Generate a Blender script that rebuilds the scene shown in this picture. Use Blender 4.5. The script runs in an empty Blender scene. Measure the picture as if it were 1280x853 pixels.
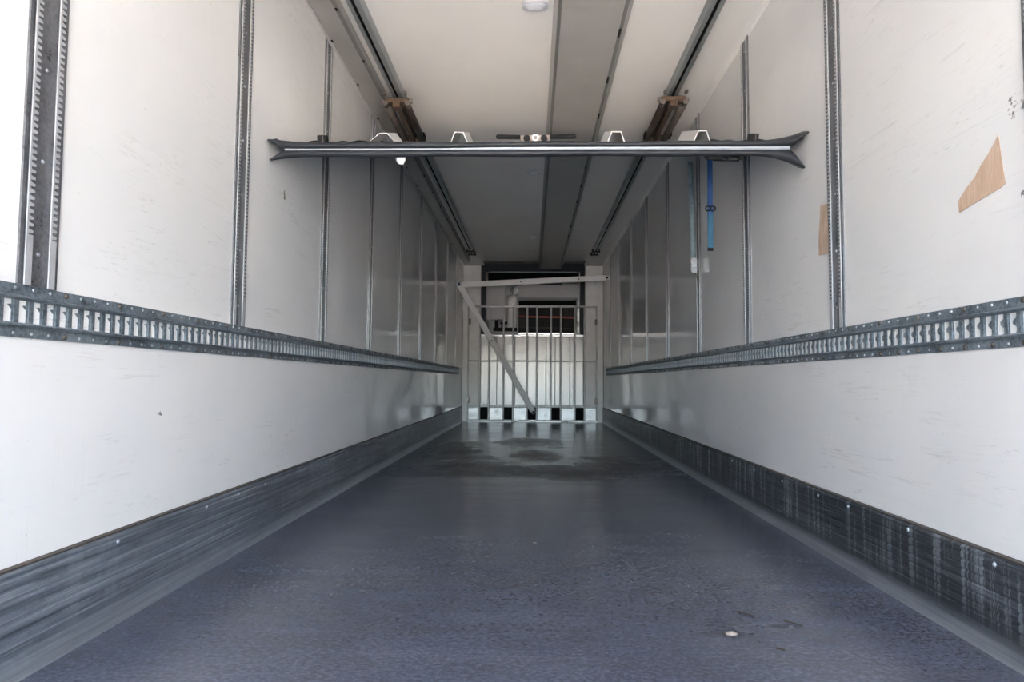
import bpy, math, random
from mathutils import Vector, Matrix
random.seed(7)
S = bpy.context.scene
C = S.collection

# ------------------------------------------------------------------ camera
CAM = Vector((-0.0058, 0.0, 0.714))
yaw, pitch, roll = 0.0297, 0.0585, 0.0071
fwd = Vector((-math.sin(yaw)*math.cos(pitch), math.cos(yaw)*math.cos(pitch), math.sin(pitch)))
rgt0 = Vector((math.cos(yaw), math.sin(yaw), 0)); up0 = rgt0.cross(fwd)
rgt = rgt0*math.cos(roll) + up0*math.sin(roll); up = up0*math.cos(roll) - rgt0*math.sin(roll)
cd = bpy.data.cameras.new('camera'); cd.lens = 24.0; cd.sensor_width = 36.0; cd.sensor_fit = 'HORIZONTAL'
cd.clip_start = 0.02
cam = bpy.data.objects.new('camera', cd); C.objects.link(cam)
m = Matrix.Identity(4)
for i in range(3):
    m[i][0] = rgt[i]; m[i][1] = up[i]; m[i][2] = -fwd[i]; m[i][3] = CAM[i]
cam.matrix_world = m
S.camera = cam

# ------------------------------------------------------------------ daylight from the open rear doors
SUN_EL, SUN_AZ = 50, 92          # degrees; azimuth measured from the rear (-Y) towards the right (+X)
w = bpy.data.worlds.new('daylight'); S.world = w; w.use_nodes = True
nt = w.node_tree; nt.nodes.clear()
sky = nt.nodes.new('ShaderNodeTexSky'); sky.sky_type = 'NISHITA'; sky.sun_disc = False
sky.sun_elevation = math.radians(SUN_EL); sky.sun_rotation = math.radians(SUN_AZ)
sky.air_density = 1.0; sky.dust_density = 3.0; sky.ozone_density = 1.0
hs = nt.nodes.new('ShaderNodeHueSaturation'); hs.inputs['Saturation'].default_value = 0.95
bg = nt.nodes.new('ShaderNodeBackground'); bg.inputs['Strength'].default_value = 2.1
wo = nt.nodes.new('ShaderNodeOutputWorld')
nt.links.new(sky.outputs[0], hs.inputs['Color']); nt.links.new(hs.outputs[0], bg.inputs['Color']); nt.links.new(bg.outputs[0], wo.inputs[0])
sl = bpy.data.lights.new('sun', 'SUN'); sl.energy = 40; sl.angle = math.radians(2.0); sl.color = (1.0, 0.96, 0.91)
so = bpy.data.objects.new('sun', sl); C.objects.link(so)
az, el = math.radians(SUN_AZ), math.radians(SUN_EL)
sdir = Vector((math.sin(az)*math.cos(el), -math.cos(az)*math.cos(el), math.sin(el)))
so.rotation_euler = (-sdir).to_track_quat('-Z', 'Y').to_euler(); so.location = (8, -2, 12)
sky.sun_rotation = math.atan2(sdir.x, sdir.y)
pl = bpy.data.lights.new('rear_opening_portal', 'AREA'); pl.shape = 'RECTANGLE'; pl.size = 2.46; pl.size_y = 2.74
pl.cycles.is_portal = True
po = bpy.data.objects.new('rear_opening_portal', pl); C.objects.link(po)
po.location = (0, -2.8, 1.38); po.rotation_euler = (math.radians(90), 0, 0)

S.view_settings.view_transform = 'Standard'; S.view_settings.look = 'None'
S.view_settings.gamma = 1.0; S.view_settings.use_curve_mapping = False
S.view_settings.exposure = 1.58
S.cycles.max_bounces = 20; S.cycles.diffuse_bounces = 14; S.cycles.glossy_bounces = 8

# ------------------------------------------------------------------ material helpers
def hexa(r, g, b):
    f = lambda c: ((c/255+0.055)/1.055)**2.4 if c/255 > 0.04045 else c/255/12.92
    return (f(r), f(g), f(b), 1)
class N:
    def __init__(s, name, rough=0.5, metal=0.0, spec=0.5, coat=0.0, coat_rough=0.1):
        s.m = bpy.data.materials.new(name); s.m.use_nodes = True
        s.t = s.m.node_tree; s.b = s.t.nodes['Principled BSDF']
        s.b.inputs['Roughness'].default_value = rough; s.b.inputs['Metallic'].default_value = metal
        s.b.inputs['Specular IOR Level'].default_value = spec
        s.b.inputs['Coat Weight'].default_value = coat; s.b.inputs['Coat Roughness'].default_value = coat_rough
        g = s.t.nodes.new('ShaderNodeNewGeometry'); s.pos = g.outputs['Position']
    def set(s, k, v):
        if hasattr(v, 'is_output'): s.t.links.new(v, s.b.inputs[k])
        else: s.b.inputs[k].default_value = v
    def put(s, n, i, v):
        if hasattr(v, 'is_output'): s.t.links.new(v, n.inputs[i])
        else: n.inputs[i].default_value = v
    def scale(s, sc, off=(0, 0, 0)):
        n = s.t.nodes.new('ShaderNodeMapping'); s.put(n, 0, s.pos); n.inputs['Scale'].default_value = sc; n.inputs['Location'].default_value = off
        return n.outputs[0]
    def noise(s, sc=(1, 1, 1), scale=1.0, detail=3.0, rough=0.55, off=(0, 0, 0), dist=0.0):
        n = s.t.nodes.new('ShaderNodeTexNoise'); s.put(n, 'Vector', s.scale(sc, off)); n.inputs['Scale'].default_value = scale
        n.inputs['Detail'].default_value = detail; n.inputs['Roughness'].default_value = rough; n.inputs['Distortion'].default_value = dist
        return n.outputs['Fac']
    def ramp(s, v, stops, interp='LINEAR'):
        n = s.t.nodes.new('ShaderNodeValToRGB'); s.put(n, 0, v); cr = n.color_ramp; cr.interpolation = interp
        while len(cr.elements) < len(stops): cr.elements.new(0.5)
        for e, (p, c) in zip(cr.elements, stops):
            e.position = p; e.color = c if isinstance(c, tuple) else (c, c, c, 1)
        return n.outputs[0]
    def math(s, op, a, b=0.0, c=None, clamp=False):
        n = s.t.nodes.new('ShaderNodeMath'); n.operation = op; n.use_clamp = clamp
        s.put(n, 0, a); s.put(n, 1, b)
        if c is not None: s.put(n, 2, c)
        return n.outputs[0]
    def mix(s, f, a, b):
        n = s.t.nodes.new('ShaderNodeMix'); n.data_type = 'RGBA'
        s.put(n, 0, f); s.put(n, 6, a); s.put(n, 7, b); return n.outputs[2]
    def near(s, p, rad, stretch=(1, 1, 1)):
        """1 at point p falling to 0 at radius rad: for stains of their own shape"""
        n = s.t.nodes.new('ShaderNodeVectorMath'); n.operation = 'SUBTRACT'; s.put(n, 0, s.pos); n.inputs[1].default_value = p
        n1 = s.t.nodes.new('ShaderNodeVectorMath'); n1.operation = 'MULTIPLY'; s.put(n1, 0, n.outputs[0]); n1.inputs[1].default_value = stretch
        n2 = s.t.nodes.new('ShaderNodeVectorMath'); n2.operation = 'LENGTH'; s.put(n2, 0, n1.outputs[0])
        return s.math('SUBTRACT', 1.0, s.math('DIVIDE', n2.outputs['Value'], rad), clamp=True)
    def bump(s, h, strength=0.2, dist=0.01):
        n = s.t.nodes.new('ShaderNodeBump'); s.put(n, 'Height', h); n.inputs['Strength'].default_value = strength; n.inputs['Distance'].default_value = dist
        s.t.links.new(n.outputs[0], s.b.inputs['Normal'])
        return n

def flat(name, col, rough=0.5, metal=0.0, var=0.12, vs=25.0, spec=0.5, coat=0.0, stretch=(1, 1, 1)):
    n = N(name, rough, metal, spec, coat)
    a = n.noise(stretch, vs, 4)
    lo = tuple(c*(1-var) for c in col[:3])+(1,); hi = tuple(min(1, c*(1+var)) for c in col[:3])+(1,)
    n.set('Base Color', n.ramp(a, [(0.3, lo), (0.7, hi)]))
    n.set('Roughness', n.math('MULTIPLY_ADD', a, 0.16, rough-0.08))
    return n.m

def wall_mat(name, marks=(), seed=0.0, a0=0.74, a1=0.80):
    n = N(name, 0.32, 0, 0.5)
    base = n.ramp(n.noise((1, 1, 1), 1.3, 4, off=(seed, 0, 0)), [(0.3, (a0, a0, a0-0.01, 1)), (0.7, (a1, a1, a1-0.01, 1))])
    # long thin scratches: bands of stretched noise, only where a second noise allows
    for k, (sc, th, tilt) in enumerate([((1, 1.1, 26), 0.010, 0.10), ((1, 3.0, 55), 0.012, -0.05), ((1, 60, 1.5), 0.008, 0.0)]):
        a = n.noise(sc, 1.0, 2, off=(seed+3*k, seed, 2.0*k), dist=0.2)
        line = n.ramp(n.math('ABSOLUTE', n.math('SUBTRACT', a, 0.52)), [(0.0, 1.0), (th, 0.0)])
        gate = n.ramp(n.noise((1, 1.0, 1.6), 1.6, 2, off=(9*k+seed, 4, 1)), [(0.52, 0.0), (0.66, 1.0)])
        base = n.mix(n.math('MULTIPLY', n.math('MULTIPLY', line, gate), 0.45 if k < 2 else 0.20), base, (0.42, 0.42, 0.40, 1))
    # small specks
    sp = n.ramp(n.noise((1, 1, 1), 60, 1, off=(seed, 1, 1)), [(0.80, 0.0), (0.84, 1.0)])
    base = n.mix(n.math('MULTIPLY', sp, 0.5), base, (0.30, 0.29, 0.27, 1))
    for (p, rad, st, col, thr) in marks:
        d = n.near(p, rad, st)
        g = n.ramp(n.math('MULTIPLY', d, n.noise((1, 1, 1), 70, 3, off=p)), [(thr, 0.0), (thr+0.06, 1.0)])
        base = n.mix(g, base, col)
    n.set('Base Color', base)
    r = n.noise((1, 9.0, 0.7), 1.0, 3, off=(seed, 7, 0))
    n.set('Roughness', n.ramp(r, [(0.3, 0.04), (0.7, 0.10)]))
    n.bump(n.math('ADD', n.noise((1, 6.0, 0.35), 1.0, 2), n.math('MULTIPLY', n.noise((1, 1, 1), 40, 2), 0.02)), 0.07, 0.006)
    return n.m

M = {}
M['wall_left'] = wall_mat('white_liner_left', [((-1.24, 3.31, 1.62), 0.09, (1, 1.6, 0.7), (0.22, 0.21, 0.17, 1), 0.40),
                                               ((-1.24, 2.24, 0.60), 0.05, (1, 1, 1), (0.25, 0.25, 0.25, 1), 0.40)], 0.0, 0.76, 0.82)
M['wall_right'] = wall_mat('white_liner_right_dimmed', [((1.24, 1.775, 1.44), 0.085, (1, 1.3, 0.8), (0.20, 0.20, 0.20, 1), 0.43),
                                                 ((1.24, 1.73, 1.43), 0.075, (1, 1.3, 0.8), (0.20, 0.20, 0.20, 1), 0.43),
                                                 ((1.24, 1.74, 1.20), 0.05, (1, 1, 1), (0.2, 0.2, 0.2, 1), 0.40)], 11.0, 0.67, 0.73)  # greyer base colour stands in for the weaker light on this wall
def ceil_mat():
    n = N('white_ceiling', 0.3)
    base = n.ramp(n.noise((1, 1, 1), 1.1, 4), [(0.3, (0.80, 0.79, 0.77, 1)), (0.7, (0.86, 0.85, 0.83, 1))])
    n.set('Base Color', base); n.set('Roughness', n.ramp(n.noise((1, 4, 1), 1.0, 6, 0.7), [(0.3, 0.17), (0.7, 0.26)]))
    n.bump(n.noise((0.5, 2.0, 1), 1.0, 2), 0.05, 0.006)
    return n.m
M['ceiling'] = ceil_mat()

def floor_mat():
    n = N('blue_grey_floor_coating', 0.4, 0, 0.5)
    a = n.noise((1, 1.3, 1), 1.7, 9, 0.72)
    base = n.ramp(a, [(0.28, (0.058, 0.069, 0.094, 1)), (0.50, (0.082, 0.096, 0.128, 1)), (0.74, (0.112, 0.127, 0.160, 1))])
    br = n.ramp(n.noise((1, 2.2, 1), 2.6, 10, 0.78, off=(5, 2, 0)), [(0.44, 0.0), (0.80, 1.0)])
    base = n.mix(n.math('MULTIPLY', br, 0.60), base, (0.062, 0.056, 0.056, 1))
    sm = n.ramp(n.noise((3.0, 16.0, 1), 1.5, 8, 0.72, off=(2, 1, 0)), [(0.52, 0.0), (0.85, 1.0)])      # dark smears running across
    base = n.mix(n.math('MULTIPLY', sm, 0.40), base, (0.038, 0.040, 0.048, 1))
    pale = n.ramp(n.noise((0.8, 6.0, 1), 1.3, 10, 0.75, off=(8, 4, 0)), [(0.50, 0.0), (0.80, 1.0)])
    base = n.mix(n.math('MULTIPLY', pale, 0.30), base, (0.175, 0.19, 0.235, 1))
    grain = n.noise((0.75, 1, 1), 84, 4, 0.8)
    gr = n.ramp(grain, [(0.36, 1.0), (0.54, 0.0)])
    base = n.mix(n.math('MULTIPLY', gr, 0.55), base, (0.034, 0.036, 0.044, 1))
    gl = n.ramp(grain, [(0.52, 0.0), (0.68, 1.0)])
    base = n.mix(n.math('MULTIPLY', gl, 0.34), base, (0.21, 0.225, 0.26, 1))
    patch = None
    for (p, rad, st) in [((0.03, 6.64, 0), 0.34, (1.2, 0.45, 1)), ((-0.79, 7.2, 0), 0.36, (1, 0.4, 1)), ((-0.70, 5.85, 0), 0.6, (1, 0.7, 1)),
                         ((-0.03, 8.1, 0), 0.4, (1, 0.5, 1)), ((0.75, 5.9, 0), 0.55, (1, 0.7, 1)), ((0.1, 5.4, 0), 1.1, (0.7, 2.2, 1)),
                         ((0.54, 2.08, 0), 0.07, (0.9, 2.2, 1)), ((0.72, 2.07, 0), 0.05, (1, 2, 1)), ((0.55, 2.0, 0), 0.06, (0.8, 2, 1))]:
        d = n.math('MULTIPLY', n.math('MULTIPLY_ADD', n.near(p, rad*1.5, st), 1.0, 0.12), n.math('MULTIPLY', n.noise((1.6, 0.8, 1), 5, 9, 0.78, off=p), n.noise((1, 1, 1), 1.4, 3, 0.6, off=p)))
        d = n.ramp(d, [(0.10, 0.0), (0.26, 1.0)])
        patch = d if patch is None else n.math('MAXIMUM', patch, d)
    base = n.mix(n.math('MULTIPLY', patch, 0.75), base, (0.030, 0.029, 0.031, 1))
    n.set('Base Color', base)
    r = n.noise((1, 3, 1), 1.7, 6, 0.7, off=(3, 3, 3))
    rr = n.ramp(r, [(0.25, 0.15), (0.75, 0.28)])
    n.set('Roughness', n.math('ADD', rr, n.math('MULTIPLY', patch, 0.22)))
    n.bump(grain, 0.09, 0.003)
    return n.m
M['floor'] = floor_mat()

def kick_mat(name, right):
    n = N(name, 0.42, 0.55)
    st = n.noise((1, 0.8, 42), 1.0, 5, 0.65, off=(1 if right else 4, 0, 0))
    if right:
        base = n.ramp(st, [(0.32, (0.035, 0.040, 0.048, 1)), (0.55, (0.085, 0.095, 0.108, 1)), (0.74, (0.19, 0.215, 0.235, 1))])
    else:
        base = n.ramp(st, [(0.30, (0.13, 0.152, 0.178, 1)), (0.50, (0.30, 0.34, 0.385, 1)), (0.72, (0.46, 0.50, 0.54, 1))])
    dr = n.ramp(n.noise((1, 30 if right else 14, 1.2), 1.0, 5, 0.65, off=(2, 3, 1)), [(0.53, 0.0), (0.60, 1.0)])      # run-down streaks
    fine = n.noise((1, 5, 160), 1.0, 5, 0.75, off=(3, 1, 2))
    base = n.mix(n.ramp(fine, [(0.40, 0.55 if right else 0.32), (0.56, 0.0)]), base, (0.035, 0.040, 0.047, 1))
    base = n.mix(n.ramp(fine, [(0.56, 0.0), (0.70, 0.5)]), base, (0.46, 0.50, 0.54, 1))
    spot = n.ramp(n.noise((1, 9, 14), 1.0, 8, 0.8, off=(6, 1, 2)), [(0.52, 0.0), (0.66, 1.0)])
    base = n.mix(n.math('MULTIPLY', spot, 0.5 if right else 0.35), base, (0.045, 0.052, 0.062, 1))
    sep0 = n.t.nodes.new('ShaderNodeSeparateXYZ'); n.t.links.new(n.pos, sep0.inputs[0])
    dr = n.math('MULTIPLY', dr, n.ramp(sep0.outputs['Z'], [(0.05, 0.0), (0.10, 1.0)]))
    base = n.mix(n.math('MULTIPLY', dr, 0.72 if right else 0.35), base, (0.40, 0.44, 0.46, 1) if right else (0.36, 0.40, 0.44, 1))
    big = n.ramp(n.noise((1, 1.1, 3), 1.0, 3, off=(7, 1, 0)), [(0.42, 0.0), (0.62, 1.0)])
    base = n.mix(n.math('MULTIPLY', big, 0.45), base, (0.05, 0.055, 0.065, 1) if right else (0.10, 0.115, 0.135, 1))
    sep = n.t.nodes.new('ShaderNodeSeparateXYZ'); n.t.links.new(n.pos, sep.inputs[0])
    foot_band = n.ramp(sep.outputs['Z'], [(0.030, 1.0), (0.062, 0.0)])                                              # lighter towards the foot of the plate
    base = n.mix(n.math('MULTIPLY', foot_band, n.math('MULTIPLY_ADD', st, 0.9, 0.10)), base, (0.34, 0.37, 0.40, 1))
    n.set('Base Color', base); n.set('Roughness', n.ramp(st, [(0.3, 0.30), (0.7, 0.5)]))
    n.bump(st, 0.25, 0.002)
    return n.m
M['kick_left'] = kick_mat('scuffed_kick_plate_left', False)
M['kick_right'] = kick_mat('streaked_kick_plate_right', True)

def galv(name, dark, light, metal=0.6, rough=0.42, rust=0.25):
    n = N(name, rough, metal)
    v = n.t.nodes.new('ShaderNodeTexVoronoi'); n.put(v, 'Vector', n.scale((1, 1, 1))); v.inputs['Scale'].default_value = 90
    a = n.math('ADD', n.math('MULTIPLY', v.outputs['Distance'], 0.35), n.noise((1, 1, 1), 14, 5, 0.65))
    base = n.ramp(a, [(0.40, dark), (0.86, light)])
    ru = n.ramp(n.noise((1, 1, 1), 9, 6, 0.75, off=(4, 4, 4)), [(0.62, 0.0), (0.72, 1.0)])
    base = n.mix(n.math('MULTIPLY', ru, rust), base, (0.06, 0.04, 0.03, 1))
    n.set('Base Color', base); n.set('Roughness', n.ramp(a, [(0.4, rough-0.1), (0.9, rough+0.12)]))
    return n.m
M['rail'] = galv('weathered_galvanised_rail', (0.062, 0.080, 0.094, 1), (0.26, 0.31, 0.345, 1), 0.45, 0.42, 0.5)
M['galv'] = galv('galvanised_steel', (0.34, 0.36, 0.38, 1), (0.62, 0.65, 0.68, 1), 0.6, 0.34, 0.15)
M['track_plate'] = galv('track_back_plate', (0.085, 0.088, 0.095, 1), (0.19, 0.195, 0.205, 1), 0.40, 0.36, 0.1)
M['bright'] = flat('bright_aluminium', (0.82, 0.83, 0.85, 1), 0.26, 0.75, 0.06, 30)
M['lip'] = flat('track_lip_steel', (0.50, 0.51, 0.52, 1), 0.42, 0.30, 0.12, 30)
M['alu'] = flat('brushed_aluminium', (0.66, 0.68, 0.70, 1), 0.34, 0.7, 0.10, 18, stretch=(1, 8, 8))
M['profile'] = flat('dull_edge_profile', (0.33, 0.35, 0.39, 1), 0.45, 0.3, 0.2, 6)
M['alu_white'] = flat('pale_aluminium_bar', (0.93, 0.93, 0.92, 1), 0.5, 0.0, 0.04, 9)
M['sheet'] = flat('grey_sheet_metal', (0.40, 0.395, 0.38, 1), 0.36, 0.35, 0.08, 5)
M['duct'] = flat('grey_duct_sheet', (0.42, 0.415, 0.40, 1), 0.36, 0.2, 0.07, 4)
M['edge_grey'] = flat('dull_edge_trim', (0.22, 0.22, 0.21, 1), 0.45, 0.4, 0.1, 12)
M['ceil_rail'] = flat('ceiling_rail_steel', (0.30, 0.33, 0.34, 1), 0.34, 0.65, 0.12, 10)
M['dark_slot'] = flat('black_recess', (0.006, 0.006, 0.0065, 1), 0.85, 0, 0.2, spec=0.15)
M['black_plastic'] = flat('black_plastic', (0.009, 0.009, 0.010, 1), 0.65, 0, 0.2, spec=0.2)
M['rubber'] = flat('dark_rubber_seal', (0.022, 0.025, 0.031, 1), 0.55, 0, 0.2, 14, spec=0.35)
M['brass'] = flat('tarnished_brass', (0.105, 0.068, 0.044, 1), 0.45, 0.5, 0.45, 60)
M['grease'] = flat('greasy_brown_steel', (0.040, 0.029, 0.022, 1), 0.42, 0.4, 0.4, 20)
M['steel_dirty'] = flat('dirty_steel', (0.12, 0.105, 0.092, 1), 0.42, 0.5, 0.4, 30)
M['steel_pale'] = flat('plated_steel', (0.20, 0.165, 0.14, 1), 0.45, 0.4, 0.3, 60)
M['panel'] = flat('pale_partition_skin', (0.62, 0.62, 0.61, 1), 0.4, 0, 0.06, 3)
M['white_paint'] = flat('white_paint', (0.78, 0.78, 0.76, 1), 0.4, 0, 0.06, 8)
M['bracket'] = flat('pale_bracket_sheet', (0.50, 0.49, 0.48, 1), 0.45, 0.1, 0.06, 12)
M['white_gloss'] = flat('glossy_white_plastic', (0.90, 0.90, 0.88, 1), 0.25, 0, 0.03, 8)
M['lens'] = flat('lamp_lens', (0.60, 0.62, 0.67, 1), 0.16, 0, 0.05, 60)
M['lamp_rim'] = flat('lamp_rim', (0.55, 0.56, 0.60, 1), 0.3, 0, 0.05)
M['blue'] = flat('blue_webbing', (0.003, 0.048, 0.17, 1), 0.6, 0, 0.2, 80)
M['blue_worn'] = flat('faded_blue_webbing', (0.008, 0.080, 0.14, 1), 0.6, 0, 0.2, 80)
M['teal'] = flat('faded_teal_webbing', (0.24, 0.33, 0.36, 1), 0.65, 0, 0.25, 30)
M['cardboard'] = None
M['stop_dark'] = flat('slate_painted_frame', (0.020, 0.024, 0.030, 1), 0.55, 0.1, 0.15, spec=0.3)
M['liner'] = flat('front_liner_sheet', (0.56, 0.58, 0.59, 1), 0.23, 0.08, 0.10, 1.5, stretch=(6, 1, 0.3))
M['fridge_grey'] = flat('fridge_housing', (0.42, 0.43, 0.44, 1), 0.40, 0.0, 0.05, 3)
M['base_plate'] = galv('dull_base_plate', (0.50, 0.52, 0.53, 1), (0.74, 0.76, 0.77, 1), 0.3, 0.36, 0.3)
M['grille'] = galv('dull_grille_steel', (0.30, 0.305, 0.31, 1), (0.48, 0.49, 0.495, 1), 0.3, 0.42, 0.2)
M['copper'] = flat('copper_pipe', (0.42, 0.10, 0.06, 1), 0.4, 0.5, 0.2)
M['fin'] = flat('coil_fin', (0.030, 0.028, 0.027, 1), 0.4, 0.6, 0.3)
M['sealant'] = flat('brown_sealant', (0.085, 0.072, 0.062, 1), 0.7, 0, 0.3, 30)
M['stone'] = flat('pale_pebble', (0.24, 0.20, 0.17, 1), 0.85, 0, 0.4, 160)
M['twig'] = flat('dark_twig', (0.035, 0.025, 0.02, 1), 0.8, 0, 0.3, 120)
def tape_mat(name, c1, c2):
    n = N(name, 0.42)
    a = n.noise((1, 18, 9), 1.0, 4, 0.6)
    b = n.ramp(a, [(0.3, c1), (0.7, c2)])
    cr = n.ramp(n.math('ABSOLUTE', n.math('SUBTRACT', n.noise((1, 45, 4), 1.0, 2, off=(1, 2, 3)), 0.5)), [(0.0, 1.0), (0.03, 0.0)])
    n.set('Base Color', n.mix(n.math('MULTIPLY', cr, 0.25), b, (0.72, 0.64, 0.56, 1))); n.bump(a, 0.3, 0.003)
    return n.m
M['tape'] = tape_mat('brown_parcel_tape', (0.46, 0.32, 0.22, 1), (0.58, 0.43, 0.32, 1))
M['tape_pale'] = tape_mat('worn_parcel_tape', (0.38, 0.26, 0.17, 1), (0.58, 0.46, 0.36, 1))
def ground_mat():
    n = N('sunlit_sandy_yard', 0.9)
    n.set('Base Color', n.ramp(n.noise((1, 1, 1), 1.5, 6, 0.7), [(0.3, (0.45, 0.382, 0.315, 1)), (0.7, (0.55, 0.47, 0.392, 1))]))
    return n.m
M['ground'] = ground_mat()

# ------------------------------------------------------------------ mesh helpers
class B:
    def __init__(s): s.v = []; s.f = []
    def poly(s, pts, faces):
        o = len(s.v); s.v += [tuple(p) for p in pts]; s.f += [tuple(o+i for i in f) for f in faces]; return s
    def box(s, x0, x1, y0, y1, z0, z1):
        if x0 > x1: x0, x1 = x1, x0
        p = [(x0,y0,z0),(x1,y0,z0),(x1,y1,z0),(x0,y1,z0),(x0,y0,z1),(x1,y0,z1),(x1,y1,z1),(x0,y1,z1)]
        return s.poly(p, [(0,3,2,1),(4,5,6,7),(0,1,5,4),(1,2,6,5),(2,3,7,6),(3,0,4,7)])
    def bbox(s, x0, x1, y0, y1, z0, z1, b):
        """box with chamfered edges"""
        if x0 > x1: x0, x1 = x1, x0
        X, Y, Z = (x0, x1), (y0, y1), (z0, z1); sg = (1, -1); idx = {}; pts = []
        for i in (0,1):
            for j in (0,1):
                for k in (0,1):
                    for a in range(3):
                        q = [X[i]+sg[i]*b, Y[j]+sg[j]*b, Z[k]+sg[k]*b]; q[a] = (X[i], Y[j], Z[k])[a]
                        idx[(i,j,k,a)] = len(pts); pts.append(tuple(q))
        g = lambda *t: idx[t]; F = []
        for i in (0,1):
            F.append((g(i,0,0,0),g(i,1,0,0),g(i,1,1,0),g(i,0,1,0))[::1 if i else -1])
            F.append((g(0,i,0,1),g(0,i,1,1),g(1,i,1,1),g(1,i,0,1))[::1 if i else -1])
            F.append((g(0,0,i,2),g(1,0,i,2),g(1,1,i,2),g(0,1,i,2))[::1 if i else -1])
        for i in (0,1):
            for j in (0,1):
                F.append((g(i,j,0,0),g(i,j,1,0),g(i,j,1,1),g(i,j,0,1)))
                F.append((g(i,0,j,0),g(i,1,j,0),g(i,1,j,2),g(i,0,j,2)))
                F.append((g(0,i,j,1),g(1,i,j,1),g(1,i,j,2),g(0,i,j,2)))
                for k in (0,1): F.append((g(i,j,k,0),g(i,j,k,1),g(i,j,k,2)))
        return s.poly(pts, F)
    def prism(s, prof, axis, a0, a1):
        """closed profile (2-D list) extruded along an axis; other two axes in order"""
        n = len(prof)
        def P(q, t):
            if axis == 'x': return (t, q[0], q[1])
            if axis == 'y': return (q[0], t, q[1])
            return (q[0], q[1], t)
        pts = [P(q, a0) for q in prof] + [P(q, a1) for q in prof]
        return s.poly(pts, [tuple(range(n))[::-1], tuple(range(n, 2*n))] + [(i, (i+1) % n, n+(i+1) % n, n+i) for i in range(n)])
    def tube(s, pts, r, n=12, cap=True):
        pts = [Vector(p) for p in pts]; rr = r if isinstance(r, (list, tuple)) else [r]*len(pts); rings = []
        for i, p in enumerate(pts):
            d = (pts[min(i+1, len(pts)-1)] - pts[max(i-1, 0)]).normalized()
            a = Vector((0, 0, 1)) if abs(d.z) < 0.9 else Vector((1, 0, 0))
            u = d.cross(a).normalized(); v = d.cross(u)
            rings.append([p + (u*math.cos(2*math.pi*k/n) + v*math.sin(2*math.pi*k/n))*rr[i] for k in range(n)])
        o = len(s.v)
        for rg in rings: s.v += [tuple(q) for q in rg]
        for i in range(len(rings)-1):
            for k in range(n):
                s.f.append((o+i*n+k, o+i*n+(k+1) % n, o+(i+1)*n+(k+1) % n, o+(i+1)*n+k))
        if cap: s.f.append(tuple(o+k for k in range(n))[::-1]); s.f.append(tuple(o+(len(rings)-1)*n+k for k in range(n)))
        return s
    def grid(s, rows, thick=None):
        """rows of equal length of points -> quads"""
        o = len(s.v); nr, nc = len(rows), len(rows[0])
        for r in rows: s.v += [tuple(p) for p in r]
        for i in range(nr-1):
            for j in range(nc-1): s.f.append((o+i*nc+j, o+i*nc+j+1, o+(i+1)*nc+j+1, o+(i+1)*nc+j))
        return s
    def mesh(s, name, mat, smooth=False):
        me = bpy.data.meshes.new(name); me.from_pydata(s.v, [], s.f); me.update()
        import bmesh
        bm = bmesh.new(); bm.from_mesh(me); bmesh.ops.recalc_face_normals(bm, faces=bm.faces); bm.to_mesh(me); bm.free()
        me.materials.append(mat)
        if smooth:
            for p in me.polygons: p.use_smooth = True
        return me
    def build(s, name, mat, parent=None, smooth=False):
        return link(name, s.mesh(name, mat, smooth), parent)
def link(name, me, parent=None, loc=None):
    o = bpy.data.objects.new(name, me); C.objects.link(o)
    if parent is not None: o.parent = parent
    if loc is not None: o.location = loc
    return o
def thicken(o, t, off=0):
    md = o.modifiers.new('thickness', 'SOLIDIFY'); md.thickness = t; md.offset = off
    return o
def tag(o, label, cat, group=None):
    o['label'] = label; o['category'] = cat
    if group: o['group'] = group
    return o
def thing(name, label, cat, loc=(0, 0, 0), group=None):
    o = bpy.data.objects.new(name, None); C.objects.link(o); o.location = loc; o.empty_display_size = 0.05
    return tag(o, label, cat, group)
def struct(o): o['kind'] = 'structure'; return o
def stuff(o): o['kind'] = 'stuff'; return o
def dome(r, h, n=10, rings=2):
    """low bolt head, axis +X, base at x=0"""
    b = B(); prev = [(0, r*math.cos(2*math.pi*k/n), r*math.sin(2*math.pi*k/n)) for k in range(n)]
    b.v += prev
    for i in range(1, rings+1):
        a = math.pi/2*i/(rings+1)
        b.v += [(h*math.sin(a), r*math.cos(a)*math.cos(2*math.pi*k/n), r*math.cos(a)*math.sin(2*math.pi*k/n)) for k in range(n)]
        for k in range(n): b.f.append(((i-1)*n+k, (i-1)*n+(k+1) % n, i*n+(k+1) % n, i*n+k))
    b.v.append((h, 0, 0)); t = len(b.v)-1
    for k in range(n): b.f.append((rings*n+k, rings*n+(k+1) % n, t))
    b.f.append(tuple(range(n))[::-1])
    return b

# ------------------------------------------------------------------ the box body
WX, H, YB, YF = 1.24, 2.76, -2.8, 12.35     # half width, height, rear opening, front wall
struct(B().poly([(-60,-60,-1.25),(60,-60,-1.25),(60,60,-1.25),(-60,60,-1.25)], [(0,1,2,3)]).build('ground', M['ground']))
struct(B().box(-WX-0.08, WX+0.08, YB, YF+0.08, -0.14, 0.0).build('floor', M['floor']))
struct(B().box(-WX-0.08, -WX, YB, YF+0.08, 0.0, H+0.16).build('wall_left', M['wall_left']))
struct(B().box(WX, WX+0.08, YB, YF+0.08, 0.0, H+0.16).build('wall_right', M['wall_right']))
cb = B().box(-WX, WX, YB, 11.55, H, H+0.16).box(-WX, -0.86, 11.55, YF, H, H+0.16).box(0.90, WX, 11.55, YF, H, H+0.16)
cb.box(-0.86, 0.90, 11.55, YF, H+0.10, H+0.16)
struct(cb.build('ceiling', M['ceiling']))
struct(B().box(-WX, WX, YF, YF+0.08, 0.0, H+0.12).build('wall_front', M['white_paint']))
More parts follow.
